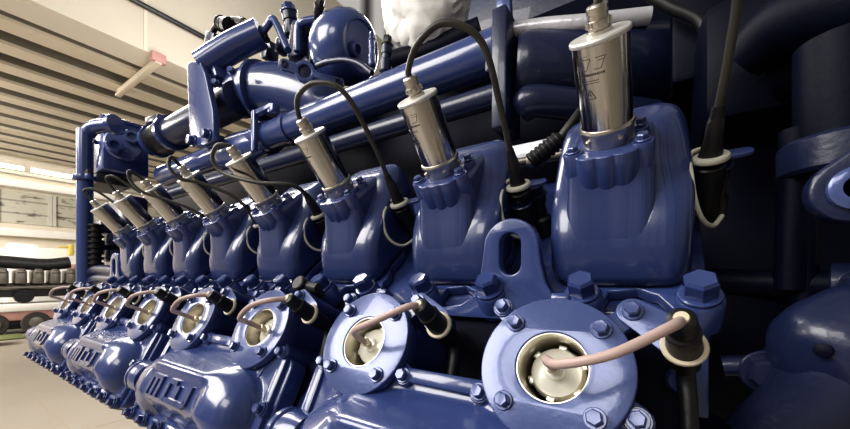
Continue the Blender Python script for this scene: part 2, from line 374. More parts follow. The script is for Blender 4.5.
MB().cyl(RNG - bx*.004, RNG - bx*.034, .0135, .0115, 20).tube([RNG - bx*.030, RNG - bx*.046 + Vector((0, -.008, 0)), RNG - bx*.052 + Vector((.001, -.04, 0)), RNG - bx*.056 + Vector((.002, -.13, -.01))], .0075, 12).build('conduit', M['rubber'], lead, 40)
mb = MB(); mb.plate(hull2((.064, .063, .013), (.098, .040, .017)), -.0115, -.0085, [circ(.102, .036, .0125, 24)], .0006)
mb.build('bracket', M['plateblue'], lead, 40)
LEAD_X = [[(0,0,-.004), (.0016,-.0007,.0254), (.0186,-.0089,.0492), (.0555,.0008,.0583), (.0911,.0275,.0507), TIP + bx*.001],
          [(0,0,-.004), (.004,.001,.018), (.018,.003,.038), (.052,.011,.050), (.0915,.033,.047), TIP + bx*.001]]
series(lead, ['dusty pink spark plug lead looping into a black boot, ' + s for s in ORD], WM)

for o in [o for o in COL.objects if o.name.split('.')[0] == 'ignition_lead']:      # the two nearest wires hang a little lower
    k = 0 if '.' not in o.name else int(o.name.split('.')[1])
    if k < 2:
        w_ = [c for c in o.children if c.name.startswith('wire') and 'seal' not in c.name][0]
        tmp = MB().tube(LEAD_X[k], .0040, 14, 8).build('wire_tmp', M['pinkwire'], None, 60); w_.data = tmp.data; bpy.data.objects.remove(tmp)
# ------------------------------------------------------------------ valve covers (one per pair of cylinders)
A0, A1 = -.335, .095
def cover_h(a, b):
    s = abs(a + .12)                                    # symmetric about the middle of the pair
    body = -.022 + .048*sstep(-.036, -.098, b)*1.0
    body -= .012*sstep(-.150, -.165, b)*0
    low = sstep(-.148, -.192, b)
    body = body*(1-low) + (-.022)*low if True else body
    ridge = .006*math.exp(-((b+.098)/.012)**2)*sstep(.11, .085, s)
    body += ridge
    body = -.022 + (body+.022)*sstep(.178, .100, s)
    # round bosses at either end
    bl = -.06
    for ca, ra, rb, hh in ((.008, .056, .062, .057), (-.248, .056, .062, .057)):
        q = 1 - ((a-ca)/ra)**2 - ((b+.132)/rb)**2
        if q > 0: bl = max(bl, -.030 + hh*math.sqrt(q))
    m = smax(body, bl, .024)
    # shoulder rising to the window necks
    for ca in (0, -.24):
        d = math.hypot((a-ca)/1.0, (b+.012)); m = smax(m, -.020 + .006*sstep(.085, .06, d), .004)
    return max(m, -.0225)
cov = empty('valve_cover', '', 'valve cover', WM(0), group='blue valve covers with raised lettering')
mb = MB(); NA, NB = 150, 66; B_0, B_1 = -.197, -.037
grid = [[mb.bm.verts.new((A0+.012+(A1-A0-.024)*i/NA, B_0+(B_1-B_0)*j/NB, cover_h(A0+.012+(A1-A0-.024)*i/NA, B_0+(B_1-B_0)*j/NB))) for j in range(NB+1)] for i in range(NA+1)]
for i in range(NA):
    for j in range(NB): mb.bm.faces.new((grid[i][j], grid[i+1][j], grid[i+1][j+1], grid[i][j+1]))
mb.build('cover_shell', M['blue'], cov, 80)
# rim flange with bolt bosses
mb = MB(); mb.plate(rrect(A0, A1, -.210, -.037, .018), -.052, -.0215, bev=.003)
mb.box((A1-.018, -.115, -.024), (.018, .15, .022), .004); mb.box((A0+.018, -.115, -.024), (.018, .15, .022), .004)
mb.box((-.12, -.030, -.022), (.12, .018, .024), .004); mb.box((-.12, -.199, -.026), (.40, .016, .020), .004)
bolts = [(.078, -.117), (-.318, -.117)] + [(-.312+.0635*i, -.202) for i in range(7)]
for x, y in bolts: mb.lathe([(.0125, -.050), (.0125, -.0115), (.0115, -.0105)], (x, y, 0), (0, 0, 1), 20)
mb.build('rim', M['blue'], cov, 40)
for x, y in bolts:
    MB().hexbolt((0, 0, 0), (0, 0, 1), .0078, .0085, flange=1.35).build('cover_bolt', M['blue'], cov, 30, mtx=Matrix.Translation((x, y, -.0105)))
mb = MB(); mb.lathe([(.030, -.02), (.032, .0), (.032, .010), (.029, .013), (.029, .017), (.032, .020), (.032, .026), (.029, .029), (.022, .030)], (-.300, -.132, -.005), (-1, 0, 0), 40)
mb.build('end_plug', M['blue'], cov, 35)
# raised lettering m t u
mb = MB(); TX0, TX1, TY0, TY1 = -.203, -.049, -.151, -.117
def bar(x0, y0, x1, y1, w=.0105):
    X = lambda x: TX0 + (TX1-TX0)*x; Y = lambda y: TY0 + (TY1-TY0)*y
    a = Vector((X(x0), Y(y0))); b = Vector((X(x1), Y(y1))); d = (b-a); n = max(2, int(d.length/.003)); pp = Vector((-d.y, d.x)).normalized()*w/2
    rows = []
    for i in range(n+1):
        p = a + d*i/n
        c = [(p-pp), (p+pp)]
        rows.append([(q.x, q.y, cover_h(q.x, q.y) + h) for q, h in ((c[0], -.004), (c[1], -.004), (c[1]-pp*.12, .0042), (c[0]+pp*.12, .0042))])
    mb.skin(rows)
for x in (.035, .155, .275): bar(x, .0, x, 1)
bar(.005, .95, .30, .95, .008)
bar(.475, .0, .475, 1); bar(.45, .95, .66, .95, .009); bar(.45, .08, .80, .08, .009)
bar(.715, .25, .715, .85); bar(.78, .08, .93, .08, .009); bar(.92, .09, .975, .26, .009); bar(.965, .2, .965, 1)
mb.build('raised_lettering', M['blue'], cov, 40)
CL = ['blue valve cover nearest the camera, cut by the bottom edge of the photo', 'blue valve cover with largest raised lettering in full view, second from the right',
      'blue valve cover with raised lettering, third from the right', 'blue valve cover with raised lettering at the far left end']
for j in range(4):
    o = cov if j == 0 else copy_tree(cov); o.matrix_world = WM(2*j); o['label'] = CL[j]
# round access plugs in the gaps between covers
pl = empty('access_plate', '', 'access plate', WM(0), group='bolted plates in the gaps between valve covers')
mb = MB(); mb.plate(hull2((-.352, -.10, .034), (-.352, -.17, .034)), -.066, -.058, bev=.0015)
mb.build('plate', M['blue'], pl, 40)
MB().hexbolt((0,0,0), (0,0,1), .009, .009).build('bolt', M['blue'], pl, 30, mtx=Matrix.Translation((-.352, -.085, -.058)))
for j, lab in enumerate(['dark blue bolted plate in the gap left of the nearest valve cover', 'blue bolted plate in the gap left of the fully seen valve cover', 'blue bolted plate in the gap left of the third valve cover']):
    o = pl if j == 0 else copy_tree(pl); o.matrix_world = WM(2*j); o['label'] = lab

# ------------------------------------------------------------------ engine block
blk = empty('engine_block', 'long dark blue engine block carrying the cylinder heads and valve covers', 'engine block', HM(0))
mb = MB(); mb.box((-.8725, .05, -.225), (1.955, .40, .12), .008); mb.build('deck', M['blue'], blk, 40)
mb = MB()
Wm = Matrix.Translation(WREL) @ Matrix.Rotation(PH, 4, 'X')
b2 = MB(); b2.box((-.835, -.06, -.20), (1.90, .34, .15), .008); tmp = b2.bm; mb.add(tmp, Wm); mb.build('side_wall', M['shadeblue'], blk, 40)
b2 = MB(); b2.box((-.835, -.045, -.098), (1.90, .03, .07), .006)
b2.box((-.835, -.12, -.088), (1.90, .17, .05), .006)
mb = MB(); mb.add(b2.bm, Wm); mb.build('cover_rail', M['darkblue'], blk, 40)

# lifting lugs, vertical plates between the heads
def lug(x, y, sc, label):
    t = empty('lifting_lug', label, 'lifting lug', loc=(x, y, 1.4-.03), group='lifting lugs between the heads'); t.scale = (sc, 1, sc)
    zt = .114
    ol = []
    for i in range(17): a = PI*i/16; ol.append((.040*math.cos(a), zt-.040+.040*math.sin(a)))
    ol += [(-.043, .050), (-.048, .025), (-.055, .004), (-.078, -.010), (-.112, -.016), (-.112, -.030), (.098, -.030), (.098, -.008), (.072, -.003), (.058, .008), (.049, .025), (.043, .050)]
    sl = [(.0155*math.cos(a), .078+.0155*math.sin(a)) for a in [PI*i/12 for i in range(13)]] + [(.0155*math.cos(a), .050+.0155*math.sin(a)) for a in [PI+PI*i/12 for i in range(13)]]
    mb = MB(); mb.plate(ol, -.010, .010, [sl], .003, Matrix.Rotation(PI/2, 4, 'X'))
    mb.build('plate', M['blue'], t, 40)
    return t
lug(B0.x-.121, .488, 1, 'blue lifting lug with slotted eye beside the nearest cylinder head'); lug(-1.832, .50, 1.15, 'blue lifting lug with slotted eye at the far left end of the heads')

# ------------------------------------------------------------------ pipes behind the heads
def thing_tube(name, label, cat, pts, r, m, group=None, seg=28, smooth=True, n=8):
    return tag(MB().tube(pts, r, seg, n, smooth).build(name, m, None, 50), label, cat, group)
def pipe_u(px, slope_y, Y): return atY(px, slope_y, Y)
P1l, P1r = atY(150, 181, .80), atY(497, 52, .80)
cp = (P1l + P1r)/2; ZP1 = 1.4 + .8*math.tan(math.radians(34.2))
cool = empty('coolant_pipe', 'long glossy blue pipe running behind all the coils', 'pipe', loc=(0, .80, ZP1))
X0, X1 = atY(165, 180, .80).x, atY(500, 50, .80).x
MB().cyl((X0, 0, 0), (X1, 0, 0), .052, seg=40).build('pipe', M['blue'], cool, 50)
for px in (270, 292): 
    x = atY(px, 110, .8).x; MB().lathe([(.052, -.014), (.058, -.012), (.058, .012), (.052, .014)], (x, 0, 0), (1, 0, 0), 40).build('collar', M['blue'], cool, 40)
x = atY(270, 110, .8).x
mb = MB(); mb.box((x, -.062, .000), (.020, .018, .150), .003); mb.box((x+.05, -.055, .068), (.11, .022, .018), .003); mb.box((x+.10, -.05, .06), (.03, .03, .03), .004); mb.build('clamp_bar', M['plateblue'], cool, 40)
MB().lathe([(.052, 0), (.066, -.08), (.078, -.20), (.070, -.30), (.052, -.36)], (x-.02, 0.01, -.012), (1, 0, 0), 40).build('swollen_section', M['blue'], cool, 60)
ZP2 = 1.4 + .78*math.tan(math.radians(28.7))
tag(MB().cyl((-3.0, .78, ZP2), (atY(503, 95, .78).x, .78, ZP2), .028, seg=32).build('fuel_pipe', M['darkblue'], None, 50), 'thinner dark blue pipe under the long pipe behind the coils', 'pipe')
# joint plate at the right end of the long pipe
jx = atY(508, 60, .8).x
j = empty('pipe_joint', 'blue upright joint plate at the right end of the long pipe', 'pipe joint', loc=(jx, .80, ZP1))
mb = MB(); mb.box((0, -.01, -.075), (.036, .10, .27), .006); mb.box((-.03, 0, -.03), (.03, .075, .07), .008); mb.build('flange', M['darkblue'], j, 40)
mb = MB(); mb.box((-.004, -.012, .088), (.034, .02, .11), .004, Matrix.Rotation(-.06, 3, 'Y')); mb.build('upright_tab', M['plateblue'], j, 40)
# dark manifold to the right of the joint
a, b = atY(515, 68, .83), atY(690, 58, .98)
man = empty('air_manifold', 'big dark blue manifold behind the nearest coil', 'manifold', loc=a)
d = b - a
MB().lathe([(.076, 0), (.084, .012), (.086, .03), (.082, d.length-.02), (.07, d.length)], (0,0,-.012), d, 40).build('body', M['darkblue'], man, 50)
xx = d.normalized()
MB().lathe([(.083, 0), (.094, .004), (.094, .026), (.083, .03)], xx*(d.length*.86)+Vector((0,0,-.012)), d, 40).build('end_flange', M['shadeblue'], man, 40)
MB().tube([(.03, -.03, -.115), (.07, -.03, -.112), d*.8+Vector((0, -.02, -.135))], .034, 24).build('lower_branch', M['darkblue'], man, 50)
MB().tube([atY(508, 31, .80)-a, atY(545, 26, .81)-a, atY(583, 23, .82)-a, atY(650, 16, .86)-a], .017, 20).build('highlight_strip', M['pale_light'], man, 50)['label'] = 'added pale strip for the highlight on the manifold top'  # pale strip added as the highlight along the manifold top

# ------------------------------------------------------------------ far left end of the engine
gp = atY(85, 200, .5)
dn = empty('drain_pipe', 'vertical blue pipe with hooked top at the far left end of the engine', 'pipe', loc=(gp.x, .5, 0))
zt, zb = atY(82, 130, .5).z, atY(80, 288, .5).z
pr = .031
MB().tube([(0,0,zb), (0,0,zt-.08), (.004,.006,zt-.03), (.022,.022,zt), (.06,.045,zt+.010), (.11,.07,zt+.012)], pr, 28).build('pipe', M['blue'], dn, 50)
mb = MB(); mb.cyl((.108,.069,zt+.011), (.135,.082,zt+.013), .046, seg=28, ch=.004); mb.build('end_flange', M['blue'], dn, 40)
zf = atY(82, 180, .5).z
mb = MB(); mb.plate(blob([(0,0,.045), (-.066,0,.015), (.066,0,.015)]), zf-.012, zf+.012, bev=.003); fl = mb.build('ear_flange', M['blue'], dn, 40)
for s in (-1, 1): MB().hexbolt((0,0,0), (0,0,1), .013, .014).build('bolt', M['darkmetal'], fl, 30, mtx=Matrix.Translation((.066*s, 0, zf+.012)))
MB().lathe([(.033, -.02), (.039, -.015), (.039, .015), (.033, .02)], (0,0,zb+.01), (0,0,1), 28).build('lower_collar', M['blue'], dn, 40)

# housing box with round port
cb = atY(119, 153, .70)
hx = empty('thermostat_housing', 'blue box housing with round double port at the far left end', 'housing', loc=cb)
mb = MB(); mb.box((0, 0, 0), (.25, .20, .27), .012); mb.box((.0, .0, .14), (.26, .21, .022), .006); mb.box((.05, -.02, .17), (.03, .03, .02), .006)
mb.build('body', M['blue'], hx, 40)
mb = MB(); mb.lathe([(.085, 0), (.085, .03), (.076, .04), (.055, .04)], (.122, -.01, .01), (1, -.35, 0), 40)
for zz, yy in ((-.02, -.045), (.045, .025)): mb.lathe([(.032, .03), (.035, .09), (.032, .10), (.019, .10), (.019, .08)], (.122, yy, zz), (1, -.35, 0), 28)
mb.build('port_cover', M['plateblue'], hx, 40)
MB().tube([(.03, -.10, .02), (.03, -.125, .02), (.01, -.13, -.03), (-.04, -.13, -.10)], .011, 12).build('handle', M['darkblue'], hx, 50)
mb = MB(); mb.box((-.10, -.03, -.17), (.30, .16, .05), .01); mb.build('support', M['darkmetal'], hx, 40)
mb = MB(); mb.box((-.20, .02, .02), (.12, .12, .16), .006); mb.build('name_plate', M['pale'], hx, 40)

# upper large pipe with sleeves
ZP3 = 1.4 + .80*math.tan(math.radians(43.2))
x0, x1 = atY(160, 124, .80).x, atY(330, 40, .80).x
up = empty('exhaust_pipe', 'large dark blue pipe with rubber sleeve behind the tall bracket plate', 'pipe', loc=(0, .80, ZP3))
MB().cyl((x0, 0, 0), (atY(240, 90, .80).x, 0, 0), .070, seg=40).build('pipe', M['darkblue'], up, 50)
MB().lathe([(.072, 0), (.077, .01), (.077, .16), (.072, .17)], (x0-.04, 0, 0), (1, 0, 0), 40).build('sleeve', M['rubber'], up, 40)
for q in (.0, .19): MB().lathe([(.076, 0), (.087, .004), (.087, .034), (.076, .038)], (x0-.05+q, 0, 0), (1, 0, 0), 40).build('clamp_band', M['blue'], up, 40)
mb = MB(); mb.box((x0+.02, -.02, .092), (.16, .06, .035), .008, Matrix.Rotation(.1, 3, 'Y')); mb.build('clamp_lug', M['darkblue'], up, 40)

# tall bracket plate
c = atY(203, 113, .70)
br = empty('bracket_plate', 'tall blue bracket plate with two bolts at its foot, above the far coils', 'bracket', loc=c)
def rel(px, py, Y=.70): q = atY(px, py, Y) - c; return (q.x, q.z)
ol = [rel(190, 66), rel(194, 62.5), rel(203, 63), rel(208, 75), rel(216, 112), rel(217, 140), rel(208, 146), rel(193, 146)]
mb = MB(); mb.plate(ol[::-1], -.012, .012, [], .004, Matrix.Rotation(PI/2, 4, 'X')); mb.build('plate', M['blue'], br, 40)
for px, py in ((197, 142), (212, 136)): 
    q = rel(px, py); MB().hexbolt((0,0,0), (0,-1,0), .020, .02).build('bolt', M['blue'], br, 30, mtx=Matrix.Translation((q[0], -.012, q[1])))
mb = MB(); mb.box((0, .10, rel(200, 140)[1]), (.10, .2, .04), .006); mb.build('foot', M['blue'], br, 40)
q0, q1 = atY(203, 66, .72), atY(262, 33, .85)
tag(MB().tube([q0, (q0+q1)/2 + Vector((0,0,.01)), q1], .056, 28).build('breather_pipe', M['blue'], None, 50), 'short blue pipe rising right from the top of the tall bracket plate', 'pipe')

# turbine elbow with three-hole plate
e = empty('turbine_elbow', 'curved blue elbow casting with a three-hole cover plate', 'elbow casting', loc=atY(285, 95, .86))
E0 = e.location
rp = lambda px, py, Y: atY(px, py, Y) - E0
pts = [rp(234, 99, .82), rp(250, 93, .86), rp(272, 91, .89), rp(297, 94, .91), rp(322, 103, .93), rp(338, 118, .95)]
MB().tube(pts, lambda t: .085+.025*math.sin(PI*t), 36).build('body', M['castblue'], e, 60)
mb = MB(); d0 = (pts[0]-pts[1]).normalized(); mb.box(rp(224, 76, .78), (.055, .11, .10), .010, Matrix.Rotation(-.45, 3, 'Y')); mb.box(rp(233, 90, .80), (.03, .09, .15), .008, Matrix.Rotation(-.45, 3, 'Y'))
infl = mb.build('inlet_flange', M['blue'], e, 40)
for px, py in ((216, 84), (232, 72)): MB().hexbolt((0,0,0), (.5,-.8,.2), .014, .014).build('bolt', M['plateblue'], infl, 30, mtx=Matrix.Translation(rp(px, py, .725)))
MB().lathe([(.112, -.012), (.122, -.008), (.122, .008), (.112, .012)], rp(262, 92, .875), rp(270, 91, .885)-rp(250, 93, .86), 40).build('casting_ridge', M['blue'], e, 40)
# the plate
A, Bc, Cc = rp(288, 68, .765), rp(305, 72, .79), rp(337, 79, .85)
def rel2(p): return (p.x, p.z)
pc = Bc
nrm = Vector((.62, -.66, -.10)).normalized(); xa = (Cc-A).normalized(); ya = nrm.cross(xa).normalized(); xa = ya.cross(nrm)
Pm = Matrix((( xa.x, ya.x, nrm.x, pc.x), (xa.y, ya.y, nrm.y, pc.y), (xa.z, ya.z, nrm.z, pc.z), (0,0,0,1)))
da, dc = (A-Bc).length, (Cc-Bc).length
mb = MB(); mb.plate(blob([(0,0,.036), (-da,0,.020), (dc,-.0,.021), (dc*.6,0,.014), (-da*.6,0,.018)], 128), -.010, .008, [circ(0,0,.022,32), circ(-da,0,.0075,20), circ(dc,0,.008,20)], .003, Pm)
mb.build('cover_plate', M['plateblue'], e, 40)
MB().lathe([(.021, -.014), (.021, -.002), (.005, -.001)], seg=24).build('port_plug', M['darkblue'], e, 40, mtx=Pm)
MB().lathe([(.0125, .007), (.0125, .012), (.008, .013), (.008, .009)], (-da,0,0), seg=20).build('port_bushing', M['darkblue'], e, 40, mtx=Pm)
MB().lathe([(.0135, .007), (.0135, .012), (.0085, .013), (.0085, .009)], (dc,0,0), seg=20).build('port_bushing', M['darkblue'], e, 40, mtx=Pm)

# round turbocharger dome
tb = empty('turbocharger_housing', 'big domed blue turbocharger housing behind the pipes', 'turbocharger', loc=atY(350, 48, .97))
T0 = tb.location; ax = Vector((1.0, .08, -.22)).normalized()
MB().lathe([(.04, -.15), (.085, -.135), (.112, -.10), (.127, -.05), (.130, -.01), (.124, .025), (.108, .052), (.094, .062), (.086, .062), (.081, .054), (.02, .050)], (0,0,0), ax, 56).build('dome', M['blue'], tb, 50)
x_, y_, z_ = basis(ax)
pp = ax*.050 + Vector((0,-.035,-.03))
MB().lathe([(.022, -.02), (.026, .0), (.026, .022), (.016, .024), (.016, .004)], pp, ax, 28).build('side_port', M['blue'], tb, 40)
MB().cyl(atY(305, 60, 1.0)-T0, atY(332, 52, 1.0)-T0, .085, seg=36).build('rear_barrel', M['darkblue'], tb, 50)
# hose in front of the dome
thing_tube('oil_hose', 'thin dark blue hose arching in front of the turbocharger dome', 'hose', [atY(317, 66, .80), atY(328, 62, .80), atY(345, 60, .80), atY(360, 64, .80), atY(372, 73, .80)], .0085, M['darkblue'])
# clutter above: hooked pipes and fittings
thing_tube('bent_pipe', 'bent blue pipe shaped like a hook above the elbow casting', 'pipe', [atY(262, 33, .84), atY(268, 25, .84), atY(273, 19, .84), atY(278, 27, .84), atY(284, 41, .84), atY(288, 50, .84)], .014, M['blue'], n=6)
thing_tube('bent_pipe', 'upright blue pipe with a sideways elbow left of the turbocharger dome', 'pipe', [atY(298, 52, .88), atY(298, 36, .88), atY(299, 26, .88), atY(304, 22, .88), atY(316, 19.5, .90)], .015, M['blue'], n=6)
def fitting(name, label, px, py, Y, r, L, ax, m, m2, cat='fitting'):
    t = empty(name, label, cat, loc=atY(px, py, Y)); ax = Vector(ax).normalized()
    MB().lathe([(r*.7, -L/2), (r, -L/2+.004), (r, -L*.1), (r*.75, -L*.05), (r*.75, L*.1), (r*.9, L*.12), (r*.9, L*.4), (r*.5, L/2)], (0,0,0), ax, 20).build('body', m, t, 35)
    MB().hexbolt((0,0,0), ax, r*.8, L*.25).build('hex_nut', m2, t, 30, mtx=Matrix.Translation(ax*(L*.42)))
    return t
fitting('sensor_plug', 'black cylindrical sensor plug high on the left of the engine top', 226, 25, .85, .035, .12, (-.9, .1, .5), M['black'], M['darkmetal'], 'sensor')
fitting('hose_coupling', 'dark hose coupling on the engine top, left of the hooked pipe', 246, 24, .85, .022, .13, (.8, 0, -.45), M['darkmetal'], M['black'])
fitting('pressure_sensor', 'blue round pressure sensor left of the upright elbow pipe', 291, 24, .92, .034, .10, (0, -.2, 1), M['darkblue'], M['blue'], 'sensor')
fitting('cable_gland', 'dark cable gland at the top of the upright elbow pipe', 317, 17, .90, .020, .09, (.7, -.3, .5), M['black'], M['darkmetal'])
fitting('needle_valve', 'thin blue needle valve standing right of the turbocharger dome', 372, 52, .80, .010, .085, (0, 0, 1), M['plateblue'], M['blue'], 'valve')
fitting('needle_valve', 'dark needle valve between the dome and the white wrap', 386, 58, .80, .017, .085, (.1, 0, 1), M['darkblue'], M['darkmetal'], 'valve')
thing_tube('wire_harness', 'black wire harness hanging at the engine top left', 'wire harness', [atY(212, 38, .85), atY(214, 30, .85), atY(222, 22, .85), atY(236, 20, .85), atY(250, 27, .85), atY(262, 30, .85), atY(267, 40, .85)], .013, M['black'])
tb2 = MB(); tb2.box((0,0,0), (.09, .06, .05), .008, Matrix.Rotation(.5, 3, 'Y'))
o = tb2.build('junction_box', M['darkblue'], None, 40); o.location = atY(215, 40, .86); tag(o, 'small dark blue box below the sensor plug at the engine top left', 'box')
mb = MB()
for px, py, s in ((270, 52, .05), (282, 47, .04), (307, 45, .09), (314, 60, .06)):
    mb.box(atY(px, py, .95) - atY(290, 55, .95), (s, s*1.3, s*1.6), .01, Matrix.Rotation(.2, 3, 'Y'))
mb.box((0, .06, -.03), (.34, .06, .10), .02); o = mb.build('oil_filter_block', M['darkblue'], None, 40); o.location = atY(290, 55, .95); tag(o, 'stepped blue block behind the elbow casting and left of the dome', 'engine part')

# white wrapped inlet
wr = bmesh.new(); bmesh.ops.create_icosphere(wr, subdivisions=5, radius=1)
for v in wr.verts:
    p = v.co.copy(); n = noise.noise(p*1.7)*.14 + abs(noise.noise(p*4.1+Vector((3,1,2))))*.09 - abs(noise.noise(p*7+Vector((9,1,2))))*.04
    v.co = p*(1+n); v.co = Vector((v.co.x*.150, v.co.y*.12, v.co.z*.150))
mb = MB(); mb.add(wr); o = mb.build('plastic_wrap', M['wrap'], None, 30); o.location = atY(428, 4, .93); tag(o, 'crumpled white plastic wrap bundle on the engine top', 'plastic wrap')
o = MB().tube([atY(395, 62, .9), atY(430, 52, .92), atY(480, 30, .95)], .035, 20).build('wrap_support', M['shadeblue'], None, 50); tag(o, 'dark blue branch under the white plastic wrap', 'pipe')

# ------------------------------------------------------------------ small parts between the heads (seen over the deck)
for (px, py, k, lab) in ((546, 150, 0, 'black corrugated plug between the two nearest heads'),):
    p = HM(0) @ inH(px, py, 1, .10, 0)
    t = empty('cable_plug', lab, 'plug', loc=p); ax = Vector((.8, .1, .55)).normalized()
    mb = MB(); pr = []
    for i in range(7): pr += [(.013, -.03+.008*i), (.0155, -.028+.008*i), (.0155, -.025+.008*i), (.013, -.023+.008*i)]
    mb.lathe(pr + [(.009, .03)], (0,0,0), ax, 20); mb.build('body', M['rubber'], t, 35)
    MB().tube([ax*.028, ax*.05+Vector((0,0,.01)), ax*.08+Vector((0,.01,.03))], .008, 12).build('tail', M['rubber'], t, 40)
p = HM(0) @ Vector((-.12, .16, -.07))
o = MB().cyl((-.14, 0, 0), (.16, 0, 0), .008, seg=14).box((-.02, 0, 0), (.03, .024, .024), .004).box((.09, 0, 0), (.03, .024, .024), .004).build('fuel_line', M['greymetal'], None, 40); o.location = p; tag(o, 'thin grey metal fuel line behind the gap between nearest heads', 'fuel line')
o = MB().box((0,0,0), (.20, .05, .035), .006).build('hall_gap_strip', M['pale_light'], None, 40); o.location = HM(0) @ Vector((-.12, .24, -.09)); tag(o, 'added pale strip for the bright hall seen through the gap between the nearest heads', 'infill')  # added for the bright hall glimpsed through this gap
for i, (u, v) in enumerate(((-.118, .05), (-.135, .02), (.118, .06))):
    t = empty('deck_fitting', ['dark hex fitting between the two nearest heads behind the lug', 'small black fitting left of the lug eye between heads', 'dark hex fitting right of the nearest head'][i], 'fitting', HM(0) @ Matrix.Translation((u, v, -.15)))
    MB().lathe([(.016, -.012), (.016, .02), (.012, .024), (.012, .05), (.015, .052), (.015, .062), (.009, .066)], seg=20).build('stem', M['darkmetal'], t, 35)
    MB().hexbolt((0,0,0), (0,0,1), .014, .012).build('hex_nut', M['darkblue'], t, 30, mtx=Matrix.Translation((0,0,.064)))
# brass-black fitting between windows 2 and 3
t = empty('small_valve', 'small dark brass valve behind the third window flange from the right', 'valve', WM(2) @ Matrix.Translation((.01, .098, -.055)))
MB().lathe([(.012, -.03), (.012, .012), (.0145, .013), (.0145, .026), (.012, .028)], seg=20).build('body', M['darkmetal'], t, 35)
MB().cyl((.01, 0, .012), (.045, -.004, .012), .009, seg=16, ch=.001).build('side_stub', M['darkmetal'], t, 35)

# ------------------------------------------------------------------ black hoses at far left, below the coils
for i, (px, lab) in enumerate(((88, 'left black corrugated hose beside the vertical blue pipe'), (96, 'right black corrugated hose beside the vertical blue pipe'))):
    a, b = atY(px, 222, .53), atY(px, 282, .53); mb = MB(); L = (a-b).length; pr = []
    n = 11
    for q in range(n): h = L*q/n; pr += [(.020, h), (.030, h+.006), (.030, h+L/n*.55), (.020, h+L/n*.7)]
    mb.lathe(pr, (0,0,0), (0,0,1), 20); o = mb.build('corrugated_hose', M['rubber'], None, 40); o.location = b; tag(o, lab, 'hose')
for i, (dy, lab) in enumerate(((0, 'upper black curved hose at the far left end of the heads'), (9, 'lower black curved hose at the far left end of the heads'))):
    thing_tube('curved_hose', lab, 'hose', [atY(122, 272+dy, .52), atY(108, 270+dy, .52), atY(97, 270+dy, .52), atY(91, 274+dy, .52), atY(90, 282+dy, .54)], .022, M['darkblue'])
mb = MB()
for px, py, s in ((110, 228, .10), (118, 240, .09), (108, 248, .11), (117, 256, .09)): mb.box(atY(px, py, .62) - atY(112, 240, .62), (s*1.2, s, s*.7), .015)
mb.box((0, .06, -.03), (.30, .10, .5), .02); o = mb.build('end_gear_case', M['darkblue'], None, 40); o.location = atY(112, 240, .62); tag(o, 'dark stepped gear case at the far left end behind the hoses', 'engine part')

# ------------------------------------------------------------------ right hand dark end of the engine
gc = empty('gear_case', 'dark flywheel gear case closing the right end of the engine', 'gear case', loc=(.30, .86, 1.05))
mb = MB(); mb.box((.06, .22, .2), (.78, .08, 1.5), .02); mb.build('back_blocker', M['shadeblue'], gc, 40)  # dark wall added to block light from behind the right end
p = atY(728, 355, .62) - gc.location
MB().lathe([(.02, 0), (.045, .01), (.05, .03), (.085, .04), (.09, .10), (.075, .11)], p+Vector((0,.1,0)), (.2,-1,0), 36).build('shaft_seal', M['shadeblue'], gc, 40)
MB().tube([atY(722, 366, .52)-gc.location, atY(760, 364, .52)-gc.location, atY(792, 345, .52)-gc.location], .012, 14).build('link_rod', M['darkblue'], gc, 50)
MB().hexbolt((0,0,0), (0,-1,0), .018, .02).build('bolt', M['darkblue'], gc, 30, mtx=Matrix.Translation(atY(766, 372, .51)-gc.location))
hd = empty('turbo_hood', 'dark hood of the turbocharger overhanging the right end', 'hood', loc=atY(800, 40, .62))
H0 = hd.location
MB().tube([atY(742, 62, .66)-H0, atY(775, 32, .64)-H0, atY(815, 12, .62)-H0, atY(880, -4, .60)-H0], lambda t: .030+.02*t, 28).build('rim', M['shadeblue'], hd, 50)
MB().tube([atY(775, 78, .70)-H0, atY(820, 58, .68)-H0, atY(890, 34, .66)-H0], .036, 28).build('inner_rim', M['shadeblue'], hd, 50)
mb = MB(); mb.box((.12, .20, .05), (.42, .22, .20), .03); mb.build('box', M['shadeblue'], hd, 40)
pc_ = empty('support_bracket', 'dark blue upright plate behind the nearest cable at upper right', 'bracket', loc=atY(705, 40, .86))
mb = MB(); mb.box((0, 0, .05), (.11, .05, .26), .012); mb.build('plate', M['shadeblue'], pc_, 40)
MB().tube([atY(650, -4, .80)-pc_.location, atY(672, 8, .80)-pc_.location, atY(702, 24, .80)-pc_.location, atY(708, 60, .8)-pc_.location], .010, 14).build('harness', M['black'], pc_, 50)
cl = empty('filter_column', 'dark blue upright cylinder with a wide band at the right edge', 'cylinder', loc=atY(842, 120, .60))
MB().lathe([(.040, -.06), (.040, .09)], seg=36).build('barrel', M['shadeblue'], cl, 40)
MB().lathe([(.050, -.062), (.054, -.058), (.054, -.026), (.050, -.022)], seg=36).build('band', M['darkblue'], cl, 40)
MB().lathe([(.012, -.30), (.012, -.062)], (-.03, 0, 0), seg=16).build('stem', M['shadeblue'], cl, 40)
ar = empty('link_arm', 'blue arm with a round eye at the right edge of the picture', 'arm', loc=atY(851, 191, .50))
mb = MB(); mb.plate(hull2((0,0,.031), (.09,.075,.03)), -.012, .012, [circ(0,0,.011)], .004, Matrix.Rotation(PI/2, 4, 'X') ); mb.build('arm', M['darkblue'], ar, 40)
MB().lathe([(.011, -.005), (.020, -.005), (.020, .018), (.017, .020), (.011, .020)], (0,0,0), (0,-1,0), 32, True).build('eye_bush', M['plateblue'], ar, 40)
ps = empty('pump_casting', 'rounded dark blue pump casting in the lower right corner', 'pump', loc=atY(862, 352, .48))
wr = bmesh.new(); bmesh.ops.create_icosphere(wr, subdivisions=4, radius=1)
